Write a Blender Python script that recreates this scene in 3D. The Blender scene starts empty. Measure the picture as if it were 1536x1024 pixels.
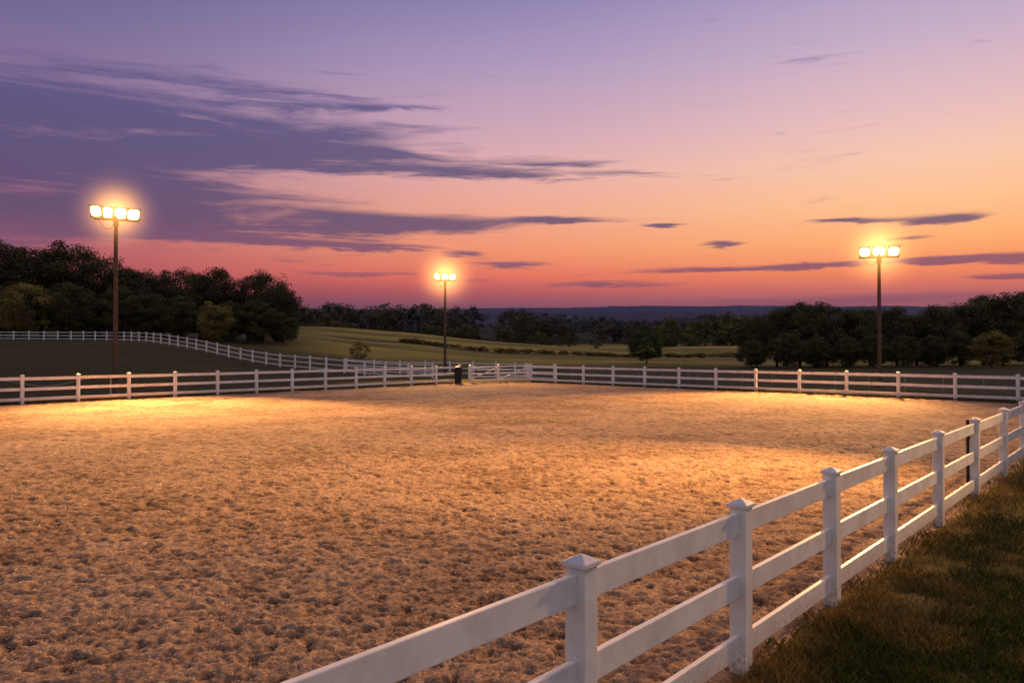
import bpy, math, random
import numpy as np
from mathutils import Vector, Matrix
random.seed(7); rng=np.random.default_rng(7)
scn=bpy.context.scene
scn.view_settings.view_transform='Standard'; scn.view_settings.look='None'; scn.view_settings.exposure=0
CAMH=2.62; F=1195.0; HOR=523.0
def lin(c): 
    return tuple(((v/255)/12.92 if v/255<=.04045 else ((v/255+.055)/1.055)**2.4) for v in c)
# ---------------------------------------------------------------- noise
def _h(ix,iy,s):
    n=(ix.astype(np.int64)*374761393+iy.astype(np.int64)*668265263+s*1442695041)&0x7fffffff
    n=((n^(n>>13))*1274126177)&0x7fffffff
    n=(n^(n>>16))&0x7fffffff
    return (n%100003)/100003.0
def vn(x,y,s=0):
    x=np.asarray(x,float);y=np.asarray(y,float)
    ix=np.floor(x);iy=np.floor(y);fx=x-ix;fy=y-iy
    fx=fx*fx*(3-2*fx);fy=fy*fy*(3-2*fy)
    a=_h(ix,iy,s);b=_h(ix+1,iy,s);c=_h(ix,iy+1,s);d=_h(ix+1,iy+1,s)
    return (a*(1-fx)+b*fx)*(1-fy)+(c*(1-fx)+d*fx)*fy
def fbm(x,y,s=0,o=4):
    t=0;a=.5;n=0
    for i in range(o):
        t=t+a*vn(x*2**i+17.3*i,y*2**i-9.1*i,s+i);n+=a;a*=.5
    return t/n
def sst(a,b,x):
    t=np.clip((x-a)/(b-a),0,1);return t*t*(3-2*t)
# ---------------------------------------------------------------- mesh helper
def mesh_np(name,V,Fc,col=None,mats=(),midx=None,smooth=False):
    me=bpy.data.meshes.new(name)
    V=np.asarray(V,np.float32);Fc=np.asarray(Fc,np.int32);k=Fc.shape[1]
    me.vertices.add(len(V));me.vertices.foreach_set('co',V.ravel())
    me.loops.add(Fc.size);me.loops.foreach_set('vertex_index',Fc.ravel())
    me.polygons.add(len(Fc));me.polygons.foreach_set('loop_start',np.arange(0,Fc.size,k,dtype=np.int32))
    try: me.polygons.foreach_set('loop_total',np.full(len(Fc),k,dtype=np.int32))
    except Exception: pass
    if midx is not None: me.polygons.foreach_set('material_index',np.asarray(midx,np.int32))
    if smooth: me.polygons.foreach_set('use_smooth',np.ones(len(Fc),bool))
    if col is not None:
        a=me.color_attributes.new('col','FLOAT_COLOR','POINT')
        c=np.ones((len(V),4),np.float32);c[:,:3]=col;a.data.foreach_set('color',c.ravel())
    for m in mats: me.materials.append(m)
    me.update(calc_edges=True);me.validate()
    return me
def obj(name,me,parent=None,loc=None):
    o=bpy.data.objects.new(name,me);scn.collection.objects.link(o)
    if parent: o.parent=parent
    if loc: o.location=loc
    return o
class B:
    def __init__(s): s.v=[];s.f=[];s.m=[]
    def add(s,vs,fs,m=0):
        n=len(s.v);s.v+=[tuple(v) for v in vs];s.f+=[tuple(i+n for i in f) for f in fs];s.m+=[m]*len(fs)
    def box(s,c,ax,ay,az,hx,hy,hz,m=0,top=1.0):
        vs=[]
        for k,(dz) in enumerate((-1,1)):
            q=top if dz>0 else 1
            for dx,dy in((-1,-1),(1,-1),(1,1),(-1,1)):
                vs.append(Vector(c)+ax*dx*hx*q+ay*dy*hy*q+az*dz*hz)
        s.add(vs,[(3,2,1,0),(4,5,6,7),(0,1,5,4),(1,2,6,5),(2,3,7,6),(3,0,4,7)],m)
    def tube(s,pts,rad,n=8,m=0,cap=True):
        rings=[]
        for i,p in enumerate(pts):
            p=Vector(p);a=Vector(pts[max(i-1,0)]);b=Vector(pts[min(i+1,len(pts)-1)])
            d=(b-a).normalized();u=d.orthogonal().normalized() if abs(d.z)<.95 else Vector((1,0,0)).cross(d).normalized()
            w=d.cross(u);rings.append([p+(u*math.cos(t)+w*math.sin(t))*rad[i] for t in [2*math.pi*j/n for j in range(n)]])
        vs=[v for r in rings for v in r];fs=[]
        for i in range(len(pts)-1):
            for j in range(n):
                fs.append((i*n+j,i*n+(j+1)%n,(i+1)*n+(j+1)%n,(i+1)*n+j))
        if cap: fs+= [tuple(range(n-1,-1,-1)),tuple((len(pts)-1)*n+j for j in range(n))]
        s.add(vs,fs,m)
    def mesh(s,name,mats,smooth=False):
        me=bpy.data.meshes.new(name);me.from_pydata(s.v,[],s.f)
        for m in mats: me.materials.append(m)
        for p,mi in zip(me.polygons,s.m): p.material_index=mi;p.use_smooth=smooth
        me.update();return me
X=Vector((1,0,0));Y=Vector((0,1,0));Z=Vector((0,0,1))
# ---------------------------------------------------------------- materials
def mat(name,rough=.8,base=(.5,.5,.5),metal=0,spec=.3):
    m=bpy.data.materials.new(name);m.use_nodes=True;nt=m.node_tree;p=nt.nodes['Principled BSDF']
    p.inputs['Base Color'].default_value=(*base,1);p.inputs['Roughness'].default_value=rough
    p.inputs['Metallic'].default_value=metal;p.inputs['Specular IOR Level'].default_value=spec
    return m,nt,p
def nnoise(nt,scale,detail=5,rough=.6,vec=None):
    n=nt.nodes.new('ShaderNodeTexNoise');n.inputs['Scale'].default_value=scale;n.inputs['Detail'].default_value=detail;n.inputs['Roughness'].default_value=rough
    if vec is None:
        g=nt.nodes.new('ShaderNodeNewGeometry');vec=g.outputs['Position']
    nt.links.new(vec,n.inputs['Vector']);return n.outputs['Fac']
def nramp(nt,fac,stops):
    r=nt.nodes.new('ShaderNodeValToRGB');e=r.color_ramp.elements
    while len(e)>1:e.remove(e[0])
    e[0].position=stops[0][0];e[0].color=(*stops[0][1],1)
    for p,c in stops[1:]:
        q=e.new(p);q.color=(*c,1)
    nt.links.new(fac,r.inputs['Fac']);return r.outputs['Color']
def nmul(nt,a,b,fac=1,bt='MULTIPLY'):
    m=nt.nodes.new('ShaderNodeMix');m.data_type='RGBA';m.blend_type=bt
    if not isinstance(fac,(int,float)): nt.links.new(fac,m.inputs[0])
    else: m.inputs[0].default_value=fac
    for s,i in((a,6),(b,7)):
        if isinstance(s,tuple): m.inputs[i].default_value=(*s,1)
        else: nt.links.new(s,m.inputs[i])
    return m.outputs[2]
def nbump(nt,p,h,strength,dist):
    b=nt.nodes.new('ShaderNodeBump');b.inputs['Strength'].default_value=strength;b.inputs['Distance'].default_value=dist
    nt.links.new(h,b.inputs['Height']);nt.links.new(b.outputs['Normal'],p.inputs['Normal'])
def nattr(nt):
    a=nt.nodes.new('ShaderNodeAttribute');a.attribute_name='col';return a.outputs['Color']
# sand
m_sand,nt,p=mat('arena_sand_mat',.95,spec=.12)
c1=nramp(nt,nnoise(nt,19,9,.74),[(.33,(.44,.40,.37)),(.5,(.9,.88,.86)),(.65,(1.42,1.39,1.35))])
c2=nramp(nt,nnoise(nt,.30,5,.6),[(.3,(.88,.87,.86)),(.7,(1.1,1.09,1.07))])
c=nmul(nt,nmul(nt,nattr(nt),c1),c2);nt.links.new(c,p.inputs['Base Color'])
nbump(nt,p,nnoise(nt,36,8,.75),1.0,.032)
# grass ground
m_gr,nt,p=mat('terrain_mat',.95,spec=.1)
c1=nramp(nt,nnoise(nt,3.0,10,.75),[(.3,(.5,.5,.5)),(.7,(1.5,1.45,1.4))])
c2=nramp(nt,nnoise(nt,.06,6,.6),[(.3,(.7,.75,.78)),(.7,(1.35,1.22,1.1))])
nt.links.new(nmul(nt,nmul(nt,nattr(nt),c1),c2),p.inputs['Base Color'])
nbump(nt,p,nnoise(nt,5,8,.8),.8,.15)
m_leaf,nt,p=mat('foliage_mat',.75,spec=.15);nt.links.new(nattr(nt),p.inputs['Base Color'])
m_fib,nt,p=mat('fibre_mat',.85,spec=.15);nt.links.new(nattr(nt),p.inputs['Base Color'])
m_bark,nt,p=mat('bark_mat',.9);nt.links.new(nramp(nt,nnoise(nt,8),[(.3,(.03,.022,.016)),(.7,(.08,.06,.045))]),p.inputs['Base Color'])
# paint
m_white,nt,p=mat('white_vinyl_mat',.42,spec=.4)
d=nramp(nt,nnoise(nt,2.5,7,.7),[(.33,(.60,.58,.56)),(.6,(.77,.76,.74))])
g=nt.nodes.new('ShaderNodeNewGeometry');sx=nt.nodes.new('ShaderNodeSeparateXYZ');nt.links.new(g.outputs['Position'],sx.inputs[0])
mr=nt.nodes.new('ShaderNodeMapRange');mr.inputs[1].default_value=.38;mr.inputs[2].default_value=.0;nt.links.new(sx.outputs['Z'],mr.inputs[0])
mm=nt.nodes.new('ShaderNodeMath');mm.operation='MULTIPLY';nt.links.new(mr.outputs[0],mm.inputs[0])
nt.links.new(nramp(nt,nnoise(nt,25,6,.7),[(.38,(0,0,0)),(.62,(.95,.95,.95))]),mm.inputs[1])
nt.links.new(nmul(nt,d,(.33,.25,.18),mm.outputs[0],'MIX'),p.inputs['Base Color'])
nbump(nt,p,nnoise(nt,60,3),.06,.01)
m_pole,nt,p=mat('weathered_steel_mat',.6,(.09,.06,.045),.3)
nt.links.new(nramp(nt,nnoise(nt,6,6,.7),[(.3,(.05,.032,.024)),(.7,(.14,.085,.055))]),p.inputs['Base Color'])
m_house,nt,p=mat('lamp_housing_mat',.5,(.10,.085,.07),.4)
m_black,nt,p=mat('black_plastic_mat',.5,(.015,.015,.016))
m_wire,nt,p=mat('grey_wire_mat',.6,(.22,.23,.22),.5)
m_glass=bpy.data.materials.new('lamp_glass_mat');m_glass.use_nodes=True;nt=m_glass.node_tree;p=nt.nodes['Principled BSDF']
p.inputs['Base Color'].default_value=(.8,.7,.5,1);p.inputs['Emission Strength'].default_value=7.0
tcn=nt.nodes.new('ShaderNodeTexCoord');vm=nt.nodes.new('ShaderNodeVectorMath');vm.operation='SUBTRACT';vm.inputs[1].default_value=(.5,.5,.5);nt.links.new(tcn.outputs['Generated'],vm.inputs[0])
vl=nt.nodes.new('ShaderNodeVectorMath');vl.operation='LENGTH';nt.links.new(vm.outputs[0],vl.inputs[0])
nt.links.new(nramp(nt,vl.outputs['Value'],[(.0,(1.6,1.3,.8)),(.35,(1,.70,.28)),(.75,(.5,.24,.05))]),p.inputs['Emission Color'])
# ---------------------------------------------------------------- terrain function
PX=np.array([-500,0,220,440,600,768,950,1120,1300,1536,2100],float)
AZ=np.arctan((PX-768)/F)
RR=np.array([0,62,75,100,120,150,200,290,400,550,900,1500,3000,6000,9500],float)
T=[None,None,
 [552,550,546,558,565,565,565,565,565,565,565],
 [525,524,519,545,553,554,554,554,554,554,554],
 [516,515,513,532,545,549,549,549,549,549,549],
 [510,510,508,517,531,541,543,544,545,545,545],
 [505,505,503,504,516,530,536,537,540,540,540],
 [500,501,500,492,499,513,527,524,534,535,535],
 [505,506,505,499,507,520,522,518,528,528,528],
 [508]*11,[500]*11,[486]*11,
 [467,467,467,467,467,466,463,464,465,468,469],
 [464,464,464,463,464,464,463,461,461,461,461],
 [480]*11]
E=np.zeros((len(RR),len(PX)))
for i,row in enumerate(T):
    if row is None: continue
    E[i]=CAMH+(HOR-np.array(row,float))/F*RR[i]*np.cos(AZ)
E[2]=np.maximum(E[2],0)
def elev(x,y):
    x=np.asarray(x,float);y=np.asarray(y,float)
    r=np.hypot(x,y);a=np.clip(np.arctan2(x,y),AZ[0],AZ[-1])
    ri=np.clip(np.searchsorted(RR,r,side='right')-1,0,len(RR)-2);t=np.clip((r-RR[ri])/(RR[ri+1]-RR[ri]),0,1)
    ai=np.clip(np.searchsorted(AZ,a,side='right')-1,0,len(AZ)-2);u=(a-AZ[ai])/(AZ[ai+1]-AZ[ai])
    u=u*u*(3-2*u)*.5+u*.5
    z=(E[ri,ai]*(1-u)+E[ri,ai+1]*u)*(1-t)+(E[ri+1,ai]*(1-u)+E[ri+1,ai+1]*u)*t
    n=(fbm(x/60,y/60,3,3)-.5)*sst(90,300,r)*3+(fbm(x/700,y/700,5,4)-.5)*sst(1500,3000,r)*34+(fbm(x/60+3,y/60,9,4)-.5)*sst(1200,2500,r)*14
    return z+n
POLY=[(-11.7,-9.9),(26.6,36.3),(1.4,62.6),(-4.0,60.7),(-39.0,18.3)]
def inside(x,y):
    d=np.full(np.shape(x),1e9)
    for i in range(len(POLY)):
        ax,ay=POLY[i];bx,by=POLY[(i+1)%len(POLY)]
        L=math.hypot(bx-ax,by-ay)
        d=np.minimum(d,((bx-ax)*(y-ay)-(by-ay)*(x-ax))/L)
    return d
def polar(rs,an,closed):
    R,A=np.meshgrid(rs,an,indexing='ij')
    x=(R*np.sin(A)).ravel();y=(R*np.cos(A)).ravel();n=len(an);m=len(rs)
    i,j=np.meshgrid(np.arange(m-1),np.arange(n if closed else n-1),indexing='ij')
    i=i.ravel();j=j.ravel();k=(j+1)%n
    f=np.stack([i*n+j,(i+1)*n+j,(i+1)*n+k,i*n+k],1)[:,::-1]
    return x,y,f
an=np.concatenate([np.linspace(-.95,.95,520),np.linspace(.95,2*math.pi-.95,90)[1:-1]])
rs=np.exp(np.arange(math.log(.4),math.log(9500),.013))
x,y,f=polar(rs,an,True)
r=np.hypot(x,y);dd=inside(x,y)+(fbm(x*2.5,y*2.5,11,3)-.5)*.35
z=elev(x,y)-.14*sst(-.12,.2,dd)+(fbm(x*3,y*3,21,4)-.5)*.07*(dd<.1)*(r<60)
z+=(fbm(x/4,y/4,33,3)-.5)*.12*sst(0,-4,dd)*(r<400)
c=np.zeros((len(x),3))
dark=np.array([.045,.046,.013]);dry=np.array([.12,.088,.035]);mead=np.array([.38,.295,.055]);mead2=np.array([.20,.18,.045]);forest=np.array([.03,.033,.015]);far_haze=np.array([.085,.09,.155])
def mixc(c,k,t): return c*(1-t[:,None])+k*t[:,None]
c[:]=dark
c=mixc(c,np.array([.078,.070,.022]),sst(40,75,r))
nn=fbm(x*1.3,y*1.3,41,4)
c=mixc(c,dry,sst(.45,.75,nn)*.7*(r<60))
c=mixc(c,dry,sst(-.7,-.05,dd)*.8*(r<50))
az=np.arctan2(x,y);pxx=768+F*np.tan(np.clip(az,-1.2,1.2))
mt=sst(105,150,r)*sst(380,520,pxx)
c=mixc(c,mead,mt)
band=sst(.45,.62,fbm(x/90,(y+x*.35)/14,55,4))
c=mixc(c,mead2*.75,band*mt*.8)
hd=sst(8,0,np.abs(y-(205-x*.12)+fbm(x/20,y/20,6,2)*12))*mt
c=mixc(c,np.array([.08,.055,.025]),hd*.8)
c=mixc(c,forest,sst(400,480,r));c=mixc(c,far_haze*.7,sst(900,1800,r)*.9);c=mixc(c,far_haze,sst(2000,2900,r));c=mixc(c,np.array([.15,.14,.23]),sst(4200,5500,r))  # blue distance haze painted into the far ground colour
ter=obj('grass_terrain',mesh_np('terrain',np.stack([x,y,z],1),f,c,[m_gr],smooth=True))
# sand sheet
def sandraw(x,y):
    wx=x+(fbm(x*8,y*8,70,2)-.5)*.09;wy=y+(fbm(x*8+9,y*8,71,2)-.5)*.09
    n1=1-np.abs(2*fbm(wx*9,wy*9,60,2)-1)*2.2
    n2=fbm(wx*4.6,wy*4.6,80,2);n3=fbm(x*28,y*28,90,2);n4=fbm(x*.6,y*.6,91,2)
    pit=sst(.60,.76,fbm(wx*6.6+31,wy*6.6,95,2))
    return n1*.018+(n2-.5)*.042+(n3-.5)*.028+(n4-.5)*.04-pit*.028
an=np.arange(-1.15,.80,.0026);rs=np.exp(np.arange(math.log(1.9),math.log(75),.0039))
x,y,f=polar(rs,an,False)
di=inside(x,y);keepv=di>-.6
h=sandraw(x,y)
dp=di+(fbm(x*2.5,y*2.5,12,3)-.5)*.3
z=h*sst(-.1,.6,di)-.12*sst(.12,-.25,dp)
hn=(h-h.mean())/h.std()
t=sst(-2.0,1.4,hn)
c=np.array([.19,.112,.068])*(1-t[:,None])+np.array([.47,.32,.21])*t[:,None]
kf=keepv[f].all(1);f=f[kf];u,inv=np.unique(f,return_inverse=True)
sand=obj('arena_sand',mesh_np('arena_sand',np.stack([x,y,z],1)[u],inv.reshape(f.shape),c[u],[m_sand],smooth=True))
def sandz(x,y): return sandraw(x,y)
N=170000
rr=np.exp(rng.uniform(math.log(3.0),math.log(24),N));aa=rng.uniform(-.85,.75,N)
x=rr*np.sin(aa);y=rr*np.cos(aa);k=inside(x,y)>.05;x=x[k];y=y[k];rr=rr[k];N=len(x)
z=sandz(x,y)+rng.uniform(-.004,.010,N)
th=rng.uniform(0,6.283,N);L=rng.uniform(.008,.030,N);w=.0009+.00018*rr;tz=rng.uniform(-.3,.5,N)*L
dx=np.cos(th)*L;dy=np.sin(th)*L;px_=-np.sin(th)*w;py_=np.cos(th)*w
V=np.stack([np.stack([x-dx-px_,y-dy-py_,z-tz],1),np.stack([x+dx-px_,y+dy-py_,z+tz],1),np.stack([x+dx+px_,y+dy+py_,z+tz+w],1),np.stack([x-dx+px_,y-dy+py_,z-tz+w],1)],1).reshape(-1,3)
cc=np.array([.56,.39,.265])*rng.uniform(.35,1.25,(N,1));cc=np.repeat(cc,4,0)
obj('footing_fibre_bits',mesh_np('fibres',V,np.arange(4*N).reshape(-1,4),cc,[m_fib]))
# grass blades right foreground
N=380000
rr=np.exp(rng.uniform(math.log(2.6),math.log(32),N));aa=rng.uniform(.0,.85,N)
x=rr*np.sin(aa);y=rr*np.cos(aa);dI=inside(x,y)
dens=fbm(x*2.2,y*2.2,44,3)
k=(dI<.05+(dens-.5)*.5)&(dI>-14)&(rng.random(N)<sst(.15,.5,dens)*sst(.25,-.7,dI)+.15);x=x[k];y=y[k];rr=rr[k];dI=dI[k];dens=dens[k];N=len(x)
z=elev(x,y)-.02;th=rng.uniform(0,6.283,N);H=rng.uniform(.03,.10,N)*(.5+dens*1.3)*(1+rr*.012);w=.0013+.00020*rr
ln=rng.uniform(.1,.9,N)*H;lt=rng.uniform(0,6.283,N)
bx=np.cos(th)*w;by=np.sin(th)*w;mx=np.cos(lt)*ln;my=np.sin(lt)*ln
V=np.stack([np.stack([x-bx,y-by,z],1),np.stack([x+bx,y+by,z],1),np.stack([x+mx*.4+bx*.7,y+my*.4+by*.7,z+H*.6],1),np.stack([x+mx,y+my,z+H],1)],1).reshape(-1,3)
Fq=np.arange(4*N).reshape(-1,4)
t=sst(.45,.72,fbm(x*1.1,y*1.1,47,3))*.7+rng.random(N)*.35-.12+sst(-.9,0,dI)*.5;t=np.clip(t,0,1)[:,None]
cc=(np.array([.050,.068,.012])*(1-t)+np.array([.25,.155,.042])*t)*rng.uniform(.5,1.35,(N,1))
obj('grass_blades',mesh_np('grass_blades',V,Fq,np.repeat(cc,4,0),[m_leaf]))
VV=[];CC=[]
for (ax,ay),(bx_,by_),ox,oy,n in (((26,36.9),(1.6,63.1),.7,.7,26000),((-4.4,60.9),(-30,29.9),-.7,.6,26000)):
    s=rng.random(n);o=np.abs(rng.normal(0,1.3,n))-.55;x=ax+(bx_-ax)*s+ox*o;y=ay+(by_-ay)*s+oy*o
    z=elev(x,y)-.03;H=rng.uniform(.05,.22,n)*(.4+1.2*fbm(x*.8,y*.8,66,3));th=rng.uniform(0,6.28,n);w=.012;l=rng.normal(0,.3,(2,n))*H
    bx=np.cos(th)*w;by=np.sin(th)*w
    VV.append(np.stack([np.stack([x-bx,y-by,z],1),np.stack([x+bx,y+by,z],1),np.stack([x+l[0]*.5+bx*.6,y+l[1]*.5+by*.6,z+H*.6],1),np.stack([x+l[0],y+l[1],z+H],1)],1).reshape(-1,3))
    CC.append(np.repeat(np.array([.085,.070,.024])*rng.uniform(.4,1.5,(n,1)),4,0))
V=np.concatenate(VV);C=np.concatenate(CC);obj('rough_grass_verge',mesh_np('verge',V,np.arange(len(V)).reshape(-1,4),C,[m_leaf]))
# ---------------------------------------------------------------- fences
def fence(name,pts,H=1.40,bevel=False,rails=(1.205,.71,.225),rh=.088):
    b=B();P=[Vector(p) for p in pts]
    for i,q in enumerate(P):
        a=P[max(i-1,0)];c=P[min(i+1,len(P)-1)];d=(c-a);d.z=0;d.normalize();n=Z.cross(d)
        jx=random.uniform(-.006,.006)
        up=(Z+d*jx+n*random.uniform(-.006,.006)).normalized()
        b.box(q+up*(H-.06)/2-up*.08,d,n,up,.070,.070,(H-.06)/2+.08)
        b.box(q+up*(H-.048),d,n,up,.086,.086,.016)
        b.box(q+up*(H-.014),d,n,up,.078,.078,.018,top=.12)
        if i<len(P)-1:
            e=P[i+1];dd=(e-q);L=dd.length;dd.normalize();nn=Z.cross(dd).normalized();uu=dd.cross(nn)
            for rz in rails:
                b.box((q+e)/2+Z*(rz+random.uniform(-.008,.008)),dd,nn,uu,L/2-.06,.022,rh)
    o=obj(name,b.mesh(name,[m_white]))
    if bevel:
        md=o.modifiers.new('bev','BEVEL');md.width=.006;md.segments=2;md.limit_method='ANGLE'
    return o
ys=[-7.5,-5.0,-2.4,0.15,2.68,4.75,6.5,8.24,9.95,12.0,14.2,16.6,18.8,21,23.1,25.2,27.3,29.4,31.5,33.6,36.3]
fence('white_rail_fence',[(.828*t-3.52,t,0) for t in ys],bevel=True)
def line(a,b,n): return [tuple(a[k]+(b[k]-a[k])*i/n for k in range(3)) for i in range(n+1)]
fence('white_rail_fence',line((1.4,62.6,0),(26.4,36.55,0),13),rh=.072)
fence('white_rail_fence',line((-4.0,60.7,0),(-39.0,18.3,0),22),rh=.072)
def terr(p,Zd):
    return (p-768)/F*Zd,Zd
def path_fence(name,ctrl,sp=2.6,**kw):
    pts=[Vector((*terr(p,q),0)) for p,q in ctrl];dense=[]
    for i in range(len(pts)-1):
        p0=pts[max(i-1,0)];p1=pts[i];p2=pts[i+1];p3=pts[min(i+2,len(pts)-1)]
        for k in range(40):
            t=k/40;dense.append(.5*((2*p1)+(p2-p0)*t+(2*p0-5*p1+4*p2-p3)*t*t+(3*p1-p0-3*p2+p3)*t**3))
    dense.append(pts[-1]);out=[dense[0]];acc=0
    for a,b_ in zip(dense,dense[1:]):
        acc+=(b_-a).length
        if acc>=sp: out.append(b_.copy());acc=0
    for q in out: q.z=float(elev(q.x,q.y))
    return fence(name,out,**kw)
path_fence('white_rail_fence',[(-300,128),(-100,126),(50,124),(160,118),(250,103),(330,92),(420,83),(510,76),(600,71.5),(672,69)],rh=.05)
path_fence('white_rail_fence',[(520,80),(600,80),(690,78),(770,74),(800,68)],rh=.05)
def gate(name,a,b_):
    a=Vector(a);b_=Vector(b_);d=(b_-a);L=d.length;d.normalize();n=Z.cross(d);b=B()
    for rz in(.22,.48,.74,1.0,1.26): b.box((a+b_)/2+Z*rz,d,n,Z,L/2,.022,.04)
    for t in(.0,.5,1.): b.box(a+d*(L*t)+Z*.74+n*.03,d,n,Z,.04,.02,.56)
    for s in(0,.5):
        q=a+d*(L*s);e=a+d*(L*(s+.5));v=(e+Z*1.22)-(q+Z*.24);v2=v.normalized();b.box((q+e)/2+Z*.73-n*.035,v2,n,v2.cross(n),v.length/2,.014,.03)
    return obj(name,b.mesh(name,[m_white]))
gate('arena_gate',(-3.3,60.95,0),(1.25,62.55,0))
fence('white_rail_fence',[(-3.2,60.97,0),(-1.1,63.6,0),(1.3,66.2,0),(3.4,64.0,0)],rh=.05)
b=B();b.tube([(0,0,0),(0,0,.08),(0,0,1.0),(0,0,1.05)],[.24,.26,.30,.31],16);b.tube([(0,0,1.05),(0,0,1.13),(0,0,1.24),(0,0,1.28)],[.33,.33,.2,.05],16)
b.box((.32,0,.9),X,Y,Z,.03,.10,.03);b.box((-.32,0,.9),X,Y,Z,.03,.10,.03)
obj('trash_bin',b.mesh('trash_bin',[m_black]),loc=(-4.05,59.9,0.02))
b=B();b.tube([(0,0,-.1),(0,0,1.33)],[.028,.028],10);b.tube([(0,0,1.33),(0,0,1.36)],[.034,.02],10)
for hz in(.35,1.05): b.box((.04,0,hz),X,Y,Z,.05,.012,.035)
obj('steel_latch_post',b.mesh('latch',[m_black]),loc=(.828*14.2-3.52-.125,14.2,0))
b=B();a=Vector((5,66,0));e=Vector((34,41,0));n=18;d=(e-a).normalized();nn=Z.cross(d)
for i in range(n+1):
    q=a.lerp(e,i/n);q.z=float(elev(q.x,q.y));b.tube([q,q+Z*1.15],[.03,.03],6)
for k in range(7):
    b.box((a+e)/2+Z*(.12+.16*k),d,nn,Z,(e-a).length/2,.004,.006 if k<6 else .02)
obj('wire_fence',b.mesh('wire_fence',[m_wire]))
b=B();pts=[];
for i in range(40):
    t=i/39;pts.append((-27.5+6.2*t,40.8+1.5*t,.98-.25*math.sin(t*math.pi)*1+.12*math.sin(t*9)+.12*t))
b.tube(pts,[.035]*40,6);b.tube([(-27.5,40.8,0),(-27.5,40.8,1.1)],[.04,.04],6);b.tube([(-21.3,42.3,0),(-21.3,42.3,1.2)],[.04,.04],6)
obj('water_hose',b.mesh('hose',[m_wire]))
# ---------------------------------------------------------------- floodlights
def glow_halo(parent,loc,rad,st):  # added emissive volume ball imitating lens bloom around the lamp heads
    bpy.ops.mesh.primitive_uv_sphere_add(segments=24,ring_count=16,radius=1,location=(0,0,0));o=bpy.context.object;o.name='lamp_glow_halo';o.parent=parent;o.location=loc;o.scale=(rad,)*3
    m=bpy.data.materials.new('lamp_glow_halo_mat');m.use_nodes=True;nt=m.node_tree;nt.nodes.remove(nt.nodes['Principled BSDF']);out=nt.nodes['Material Output']
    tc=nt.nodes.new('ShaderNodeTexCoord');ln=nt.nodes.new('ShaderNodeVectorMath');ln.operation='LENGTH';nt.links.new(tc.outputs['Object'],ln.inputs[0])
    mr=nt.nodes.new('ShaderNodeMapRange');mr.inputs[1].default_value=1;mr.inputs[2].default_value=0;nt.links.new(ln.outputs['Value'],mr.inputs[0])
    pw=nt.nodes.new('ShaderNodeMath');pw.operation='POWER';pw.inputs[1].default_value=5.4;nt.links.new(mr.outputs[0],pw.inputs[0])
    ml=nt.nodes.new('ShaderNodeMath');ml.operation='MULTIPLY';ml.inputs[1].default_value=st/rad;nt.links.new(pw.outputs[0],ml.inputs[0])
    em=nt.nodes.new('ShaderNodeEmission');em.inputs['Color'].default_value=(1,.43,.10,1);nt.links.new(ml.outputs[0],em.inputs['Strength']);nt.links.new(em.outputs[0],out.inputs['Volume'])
    o.data.materials.append(m)
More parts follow.
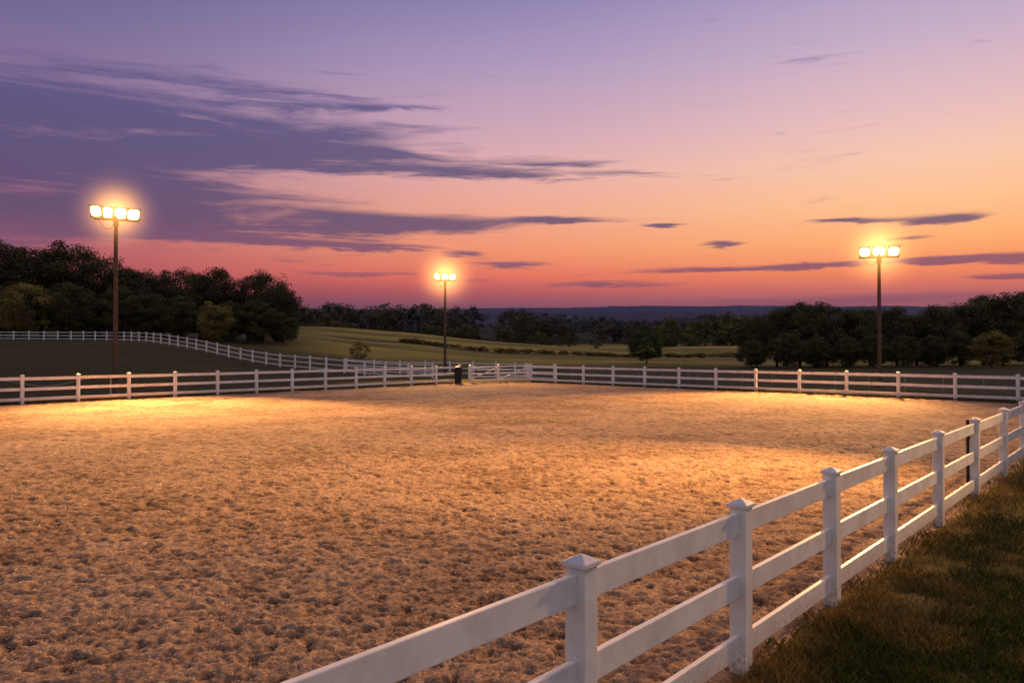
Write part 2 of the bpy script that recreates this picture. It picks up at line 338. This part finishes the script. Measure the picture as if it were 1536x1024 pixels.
def floodlight(x,y,H,width,targets,face,heads,halo_rad=2.0):
    root=bpy.data.objects.new('floodlight_pole',None);scn.collection.objects.link(root);gz=float(elev(x,y));root.location=(x,y,gz);H=H-gz
    b=B();b.tube([(0,0,-.2),(0,0,.3),(0,0,H*.5),(0,0,H-.25)],[.17,.14,.125,.10],12);b.box((0,0,.03),X,Y,Z,.25,.25,.03)
    b.tube([(.16,0,.8),(.16,0,1.2)],[.06,.06],6)
    obj('pole',b.mesh('pole',[m_pole]),root)
    f=Vector(face);f.z=0;f.normalize();s=Z.cross(f)
    b=B();b.box((0,0,H-.50),s,f,Z,width/2,.045,.045);b.box((0,0,H-.66),s,f,Z,.15,.09,.20)
    b.box((0,0,H-.25),s,f,Z,.05,.05,.2)
    cab=[s*(-width/2*.8)+Z*(H-.5)]+[s*(-width/2*.8*(1-k/8))+Z*(H-.5-.45*math.sin(k/8*math.pi)-.2*k/8) for k in range(1,8)]+[Z*(H-.75)]
    b.tube(cab,[.018]*len(cab),5)
    obj('crossarm',b.mesh('crossarm',[m_pole]),root)
    for i,(off,yaw,w,dz_) in enumerate(heads):
        dirn=(Matrix.Rotation(math.radians(yaw),3,'Z')@f);dn=(dirn-Z*.42).normalized();sd=Z.cross(dn).normalized();up=dn.cross(sd)
        up=up if up.z>0 else -up
        c=s*off+Z*(H-.05+dz_);b=B()
        fw=w/2;fh=.34
        vs=[]
        for dy,sc in((-.14,.55),(.06,1.),(.14,1.)):
            for a_,c_ in((-1,-1),(1,-1),(1,1),(-1,1)): vs.append(c+dn*dy+sd*a_*fw*sc+up*c_*fh*sc)
        b.add(vs,[(3,2,1,0),(0,1,5,4),(1,2,6,5),(2,3,7,6),(3,0,4,7),(4,5,9,8),(5,6,10,9),(6,7,11,10),(7,4,8,11)],0)
        b.box(c+dn*.22+up*(fh+.012),sd,dn,up,fw,.06,.01)
        for k in range(5): b.box(c-dn*.19+sd*(k-2)*fw*.22,sd,dn,up,.012,.05,fh*.5)
        for q in(-1,1): b.box(c+sd*q*(fw+.025)-Z*.16,sd,dn,Z,.012,.03,.20)
        b.box(c-Z*.385,sd,dn,Z,fw+.03,.03,.012)
        g_=B();ring=[c+dn*.145+sd*fw*.93*math.copysign(abs(math.cos(q))**.5,math.cos(q))+up*fh*.93*math.copysign(abs(math.sin(q))**.5,math.sin(q)) for q in [2*math.pi*j/24 for j in range(24)]]
        ring2=[c+dn*.17+(v-(c+dn*.145))*.75 for v in ring]
        g_.add(ring+ring2,[(j,(j+1)%24,24+(j+1)%24,24+j) for j in range(24)]+[tuple(range(24,48))])
        obj('lamp_head_%d'%(i+1),b.mesh('lamp_head',[m_house]),root);obj('lamp_glass_%d'%(i+1),g_.mesh('lamp_glass',[m_glass]),root)
    for i,(tx,ty,en,ang,bl) in enumerate(targets):
        L=bpy.data.lights.new('flood_beam','SPOT');L.energy=en;L.color=(1,.50,.15);L.spot_size=math.radians(ang);L.spot_blend=bl;L.shadow_soft_size=.3
        o=bpy.data.objects.new('flood_beam_%d'%(i+1),L);scn.collection.objects.link(o);o.parent=root
        st=Vector((0,0,H-.1))+ (Vector((tx-x,ty-y,0)).normalized()*.6);o.location=st
        o.rotation_euler=(Vector((tx-x,ty-y,-gz))-st).to_track_quat('-Z','Y').to_euler()
    if halo_rad: glow_halo(root,(0,0,H-.05),halo_rad,9.5)
    return root
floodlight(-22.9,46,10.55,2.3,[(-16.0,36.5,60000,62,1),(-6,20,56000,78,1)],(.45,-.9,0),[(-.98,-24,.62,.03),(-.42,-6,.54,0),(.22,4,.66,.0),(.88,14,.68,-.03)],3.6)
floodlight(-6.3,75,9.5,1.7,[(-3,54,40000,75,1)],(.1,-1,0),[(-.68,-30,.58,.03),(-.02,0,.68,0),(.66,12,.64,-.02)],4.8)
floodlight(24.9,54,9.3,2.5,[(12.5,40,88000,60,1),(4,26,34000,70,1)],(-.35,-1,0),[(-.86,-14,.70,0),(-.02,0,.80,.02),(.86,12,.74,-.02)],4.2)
floodlight(17.5,19,9.3,2.3,[(1.8,17.6,38000,42,1),(-3,9,15000,64,1)],(-1,-.1,0),[(-.8,-10,.68,0),(0,0,.70,0),(.8,10,.66,0)],0)
# ---------------------------------------------------------------- trees
def crown(seed,nc,nl,leaf,wid=.36,low=.12,base=(.05,.055,.02),spread=.062,top=1.0):
    g=np.random.default_rng(seed);V=[];C=[]
    cz0=(low+top)/2;hz=(top-low)/2*.88
    for i in range(nc):
        while True:
            q=g.uniform(-1,1,3);l=np.linalg.norm(q)
            if .25<l<1: break
        q=q/l*(l**.45)
        a=math.atan2(q[1],q[0]);lump=.80+.32*vn(np.array([a*1.7+seed]),np.array([q[2]*2.0]),seed)[0]
        taper=1-.25*max(0,q[2])**2-.18*max(0,-q[2])
        c=np.array([q[0]*wid*lump*taper,q[1]*wid*lump*taper,cz0+q[2]*hz*(.85+.2*lump)])
        sp=spread*g.uniform(.6,1.25);n=int(nl*g.uniform(.6,1.3))
        gg=g.normal(0,1,(n,3));gl=np.linalg.norm(gg,axis=1)[:,None];gg=gg/gl*np.minimum(gl,1.75)
        pts=c+gg*np.array([sp,sp,sp*.66]);pts[:,2]=np.clip(pts[:,2],low*.3,None)
        u=g.normal(0,1,(n,3));u/=np.linalg.norm(u,axis=1)[:,None];w=np.cross(u,g.normal(0,1,(n,3)));w/=np.linalg.norm(w,axis=1)[:,None]
        s=leaf*g.uniform(.6,1.3,(n,1))
        V.append(np.stack([pts-u*s,pts-w*s*.6,pts+u*s,pts+w*s*.6],1).reshape(-1,3))
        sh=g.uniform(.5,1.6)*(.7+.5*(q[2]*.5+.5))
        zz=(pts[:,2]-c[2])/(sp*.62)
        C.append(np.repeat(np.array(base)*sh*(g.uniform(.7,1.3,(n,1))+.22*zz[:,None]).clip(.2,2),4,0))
    return np.concatenate(V),np.concatenate(C)
def tree_mesh(seed,base,nc=70,nl=90,leaf=.013,wid=.36,low=.12):
    V,C=crown(seed,nc,nl,leaf,wid,low,base)
    nq=len(V)//4;b=B();g=random.Random(seed)
    lean=g.uniform(-.02,.02)
    b.tube([(0,0,-.03),(0,0,.03),(lean,0,.3),(lean*2,lean,.6),(lean*2,lean,.85)],[.032,.022,.017,.011,.003],7)
    for k in range(9):
        a=g.uniform(0,6.28);z0=g.uniform(.16,.6);L=wid*g.uniform(.55,.9)
        b.tube([(lean,0,z0),(math.cos(a)*L*.5+lean,math.sin(a)*L*.5,z0+.09),(math.cos(a)*L,math.sin(a)*L,z0+.22)],[.010,.006,.002],5,cap=False)
    tv=np.array([tuple(v) for v in b.v]);quads=[q for q in b.f if len(q)==4]
    Fq=np.concatenate([np.arange(nq*4).reshape(-1,4),np.array(quads)+len(V)])
    allV=np.concatenate([V,tv]);allC=np.concatenate([C,np.full((len(tv),3),.04)])
    mi=np.concatenate([np.zeros(nq,int),np.ones(len(quads),int)])
    return mesh_np('tree',allV,Fq,allC,[m_leaf,m_bark],mi)
DK=(.056,.050,.021)
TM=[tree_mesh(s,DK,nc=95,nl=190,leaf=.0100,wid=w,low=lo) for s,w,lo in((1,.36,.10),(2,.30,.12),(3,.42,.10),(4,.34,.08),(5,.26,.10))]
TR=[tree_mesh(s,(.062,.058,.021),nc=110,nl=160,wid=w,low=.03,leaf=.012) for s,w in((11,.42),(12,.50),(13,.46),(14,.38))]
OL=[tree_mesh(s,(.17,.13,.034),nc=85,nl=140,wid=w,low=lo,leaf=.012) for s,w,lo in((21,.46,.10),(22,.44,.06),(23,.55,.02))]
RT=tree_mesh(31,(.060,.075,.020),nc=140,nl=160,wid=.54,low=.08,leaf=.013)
def place(me,px,Zd,top,name='oak_tree',hx=1.0):
    x=(px-768)/F*Zd;g=float(elev(x,Zd));H=(CAMH+(HOR-top)/F*Zd)-g
    o=obj(name,me,loc=(x,Zd,g-.1));s=max(H,1)/.97;o.scale=(s*hx,s*hx,s);o.rotation_euler[2]=random.uniform(0,6.28);return o
LT=[(-130,150,380),(-85,140,372),(-40,150,362),(-5,140,362),(28,150,366),(62,156,376),(92,145,364),(125,152,372),(150,165,388),(185,150,398),(215,160,405),(245,150,407),(272,158,404),(300,150,414),(322,146,399),(348,158,428),(372,150,416),(395,148,408),(415,155,425),(430,165,448)]
for i,(p_,z_,t_) in enumerate(LT): place(TM[i%5],p_,z_,t_,hx=1.08)
for i,(p_,z_,t_) in enumerate([(-60,134,420),(5,133,430),(100,132,425),(140,135,440),(180,136,430),(225,137,440),(270,137,445),(345,138,450),(385,140,450),(425,143,468)]): place(TR[i%4],p_,z_,t_,hx=1.0)
place(OL[0],38,128,424,'maple_tree');place(OL[1],320,130,452,'maple_tree');place(OL[2],540,118,511,'shrub')
place(RT,970,130,495,'round_tree',1.0)
RG=[(1135,112,478),(1165,108,460),(1200,106,455),(1240,110,450),(1275,106,466),(1305,112,459),(1345,108,462),(1375,112,470),(1405,106,460),(1440,110,453),(1475,112,445),(1505,106,437),(1540,110,440),(1580,108,440),(1630,110,445),(1690,110,450)]
for i,(p_,z_,t_) in enumerate(RG): place(TR[i%4],p_,z_,t_,hx=1.0)
for i,(p_,z_,t_) in enumerate([(1128,104,510),(1180,100,500),(1225,101,503),(1270,100,505),(1310,101,500),(1355,100,503),(1400,101,500),(1440,102,498),(1540,101,495)]): place(TR[(i+1)%4],p_,z_,t_,'shrub',hx=1.1)
place(OL[1],1488,94,495,'maple_tree',hx=1.2)
prof=lambda p:np.interp(p,[-400,300,440,600,700,800,850,950,1040,1090,1140,1400,2000],[452,450,448,450,455,461,468,474,470,464,470,468,460])
vars_=[crown(s,32,44,.032,w,.02,(.045,.042,.024),.075) for s,w in((41,.40),(42,.34),(43,.46),(44,.5),(45,.38))]
VV=[];CC=[]
def addmass(n,z0,z1,off0,off1,p0=-350,p1=1950,tint=(1,1,1)):
    for i in range(n):
        p_=random.uniform(p0,p1);zd=random.uniform(z0,z1);x=(p_-768)/F*zd;g=float(elev(x,zd))
        top=float(prof(p_))+random.uniform(off0,off1);H=(CAMH+(HOR-top)/F*zd)-g
        if H<4: H=random.uniform(4,7)
        v,c=vars_[random.randrange(5)];a=random.uniform(0,6.28);ca,sa=math.cos(a),math.sin(a)
        hs=H*random.uniform(.85,1.15)
        VV.append(np.stack([(v[:,0]*ca-v[:,1]*sa)*hs+x,(v[:,0]*sa+v[:,1]*ca)*hs+zd,v[:,2]*H+g-.5],1));CC.append(c*np.array(tint)*random.uniform(.75,1.3))
addmass(160,520,600,0,7,tint=(1.5,1.5,2.4))  # rear rows lighter and bluer: distance haze painted into leaf colour
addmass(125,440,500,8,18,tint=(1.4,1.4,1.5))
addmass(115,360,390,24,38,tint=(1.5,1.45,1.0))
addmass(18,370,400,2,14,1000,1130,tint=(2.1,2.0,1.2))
addmass(140,900,1200,2,8,800,1250,tint=(2.0,2.1,4.2))  # farthest row, strongest painted distance haze
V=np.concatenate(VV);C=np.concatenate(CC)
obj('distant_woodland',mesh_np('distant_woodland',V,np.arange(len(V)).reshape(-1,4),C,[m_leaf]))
VV=[];CC=[]
for i in range(230):
    p_=random.uniform(600,1120);zd=random.uniform(199,211);x=(p_-768)/F*zd;g=float(elev(x,zd));v,c=vars_[i%5];H=random.uniform(.5,1.3)
    VV.append(v*np.array([H*2.4,H*1.6,H])+np.array([x,zd,g-.1]));CC.append(c*np.array([2.4,1.7,.9])*random.uniform(.7,1.3))
V=np.concatenate(VV);C=np.concatenate(CC)
obj('hedgerow',mesh_np('hedgerow',V,np.arange(len(V)).reshape(-1,4),C,[m_leaf]))
# ---------------------------------------------------------------- sky
w=bpy.data.worlds.new('sky');scn.world=w;w.use_nodes=True;nt=w.node_tree;bg=nt.nodes['Background']
def M(op,*a):
    n=nt.nodes.new('ShaderNodeMath');n.operation=op
    for i,v in enumerate(a):
        if isinstance(v,(int,float)): n.inputs[i].default_value=v
        else: nt.links.new(v,n.inputs[i])
    return n.outputs[0]
tc=nt.nodes.new('ShaderNodeTexCoord');sp=nt.nodes.new('ShaderNodeSeparateXYZ');nt.links.new(tc.outputs['Generated'],sp.inputs[0])
dx,dy,dz=sp.outputs
az=M('ARCTAN2',dx,dy);hh=M('SQRT',M('ADD',M('MULTIPLY',dx,dx),M('MULTIPLY',dy,dy)));t=M('DIVIDE',dz,M('MAXIMUM',hh,.001))
def tt(py,px=768): return (HOR-py)/F*math.cos(math.atan((px-768)/F))
def ramp(stops):
    fac=M('MULTIPLY',t,1/1.2)
    fac=M('MAXIMUM',fac,0.0)
    return nramp(nt,fac,[(min(1,max(0,a/1.2)),lin(c)) for a,c in stops])
Rr=ramp([(0,(115,80,100)),(tt(460),(150,90,106)),(tt(438),(206,110,100)),(tt(415),(242,136,96)),(tt(375),(254,174,114)),(tt(320),(254,194,146)),(tt(260),(246,198,174)),(tt(200),(231,189,190)),(tt(100),(200,174,198)),(tt(0),(173,156,194)),(.8,(125,120,168)),(1.2,(105,106,158))])
Cc=ramp([(0,(100,70,96)),(tt(460),(122,78,100)),(tt(438),(178,88,98)),(tt(415),(224,112,96)),(tt(375),(240,147,112)),(tt(320),(239,166,142)),(tt(260),(229,172,168)),(tt(200),(208,166,182)),(tt(100),(174,152,188)),(tt(0),(142,130,177)),(.8,(110,108,158)),(1.2,(98,100,150))])
Ll=ramp([(0,(86,60,84)),(tt(460),(108,64,84)),(tt(438),(146,72,86)),(tt(415),(174,86,96)),(tt(375),(180,100,110)),(tt(320),(166,106,126)),(tt(260),(158,118,146)),(tt(200),(146,116,152)),(tt(100),(118,106,150)),(tt(0),(98,92,142)),(.8,(92,92,146)),(1.2,(92,95,148))])
def ss(a,b,v):
    n=nt.nodes.new('ShaderNodeMapRange');n.interpolation_type='SMOOTHSTEP';n.inputs[1].default_value=a;n.inputs[2].default_value=b
    nt.links.new(v,n.inputs[0]);return n.outputs[0]
aw=lambda px:math.atan((px-768)/F)
sky=nmul(nt,Ll,Cc,ss(aw(-60),aw(800),az),'MIX');sky=nmul(nt,sky,Rr,ss(aw(650),aw(1450),az),'MIX')
back=nmul(nt,sky,(.42,.385,.42),ss(.25,-.75,dy),'MIX')
cv=nt.nodes.new('ShaderNodeCombineXYZ');nt.links.new(M('MULTIPLY',az,2.6),cv.inputs[0]);nt.links.new(M('MULTIPLY',t,26.0),cv.inputs[1])
wn=nnoise(nt,1.0,3,.5,cv.outputs[0])
cv2=nt.nodes.new('ShaderNodeCombineXYZ');nt.links.new(M('ADD',M('MULTIPLY',az,3.4),M('MULTIPLY',wn,.5)),cv2.inputs[0]);nt.links.new(M('ADD',M('MULTIPLY',t,32.0),M('MULTIPLY',wn,1.3)),cv2.inputs[1]);cv2.inputs[2].default_value=8.3
n1=nnoise(nt,1.6,8,.64,cv2.outputs[0])
azw=M('ADD',az,M('MULTIPLY',M('SUBTRACT',wn,.5),.10));tw=M('ADD',t,M('MULTIPLY',M('SUBTRACT',n1,.5),.03))
G=None
for px,py,wd,ht,am in [(-250,230,300,100,.42),(30,250,290,75,.38),(60,165,280,30,.34),(330,200,270,34,.33),(480,225,180,20,.32),(650,262,150,13,.42),(850,245,130,7,.28),(930,260,140,7,.28),(230,325,340,34,.38),(560,336,200,14,.42),(820,328,80,5,.36),(600,162,140,7,.28),(280,125,280,28,.20),(530,371,150,6,.46),(760,398,90,7,.42),(985,337,35,3.5,.44),(1075,366,35,3.5,.42),(1260,331,66,4.5,.46),(1425,327,52,8,.47),(1180,399,210,4.5,.46),(1460,389,120,8,.44),(1380,358,50,4,.38),(690,382,50,4,.4),(1400,447,420,12,.30),(1510,411,50,4,.4),(900,425,100,5,.34),(560,412,160,5,.34),(180,352,200,5,.3)]:
    g=M('EXPONENT',M('MULTIPLY',M('ADD',M('POWER',M('ABSOLUTE',M('DIVIDE',M('SUBTRACT',azw,aw(px)),wd/F)),2.0),M('POWER',M('ABSOLUTE',M('DIVIDE',M('SUBTRACT',tw,tt(py,px)),ht/F)),2.0)),-1.0))
    g=M('MULTIPLY',g,am);G=g if G is None else M('ADD',G,g)
D=M('MULTIPLY',ss(.47,.76,M('SUBTRACT',M('ADD',n1,M('MINIMUM',G,.44)),.13)),.88)
ccol=nramp(nt,M('MAXIMUM',t,0),[(tt(440),lin((136,80,102))),(tt(395),lin((124,82,110))),(tt(340),lin((90,75,112))),(tt(240),lin((82,77,120))),(tt(100),lin((92,87,138)))])
fin=nmul(nt,back,ccol,M('MULTIPLY',D,ss(-.2,.1,dy)),'MIX')
st=nt.nodes.new('ShaderNodeTexSky');st.sky_type='NISHITA';st.sun_disc=False;st.sun_elevation=math.radians(-1.0);st.sun_rotation=math.radians(35)
fin=nmul(nt,fin,st.outputs[0],.01,'ADD')
nt.links.new(fin,bg.inputs['Color']);bg.inputs['Strength'].default_value=1.0
w.cycles.sampling_method='MANUAL';w.cycles.sample_map_resolution=256
S=bpy.data.lights.new('afterglow_sun','SUN');S.energy=.12;S.angle=math.radians(20);S.color=(1,.6,.45)
so=bpy.data.objects.new('afterglow_sun',S);scn.collection.objects.link(so);a=math.radians(35);so.rotation_euler=Vector((-math.sin(a),-math.cos(a),-.10)).to_track_quat('-Z','Y').to_euler()
# ---------------------------------------------------------------- camera
cd=bpy.data.cameras.new('camera');cd.sensor_width=36;cd.lens=36*F/1536;cd.clip_end=20000;cd.clip_start=.05
co=bpy.data.objects.new('camera',cd);scn.collection.objects.link(co);co.location=(0,0,CAMH);co.rotation_euler=(math.radians(90)+math.atan((HOR-512)/F),0,0)
scn.camera=co
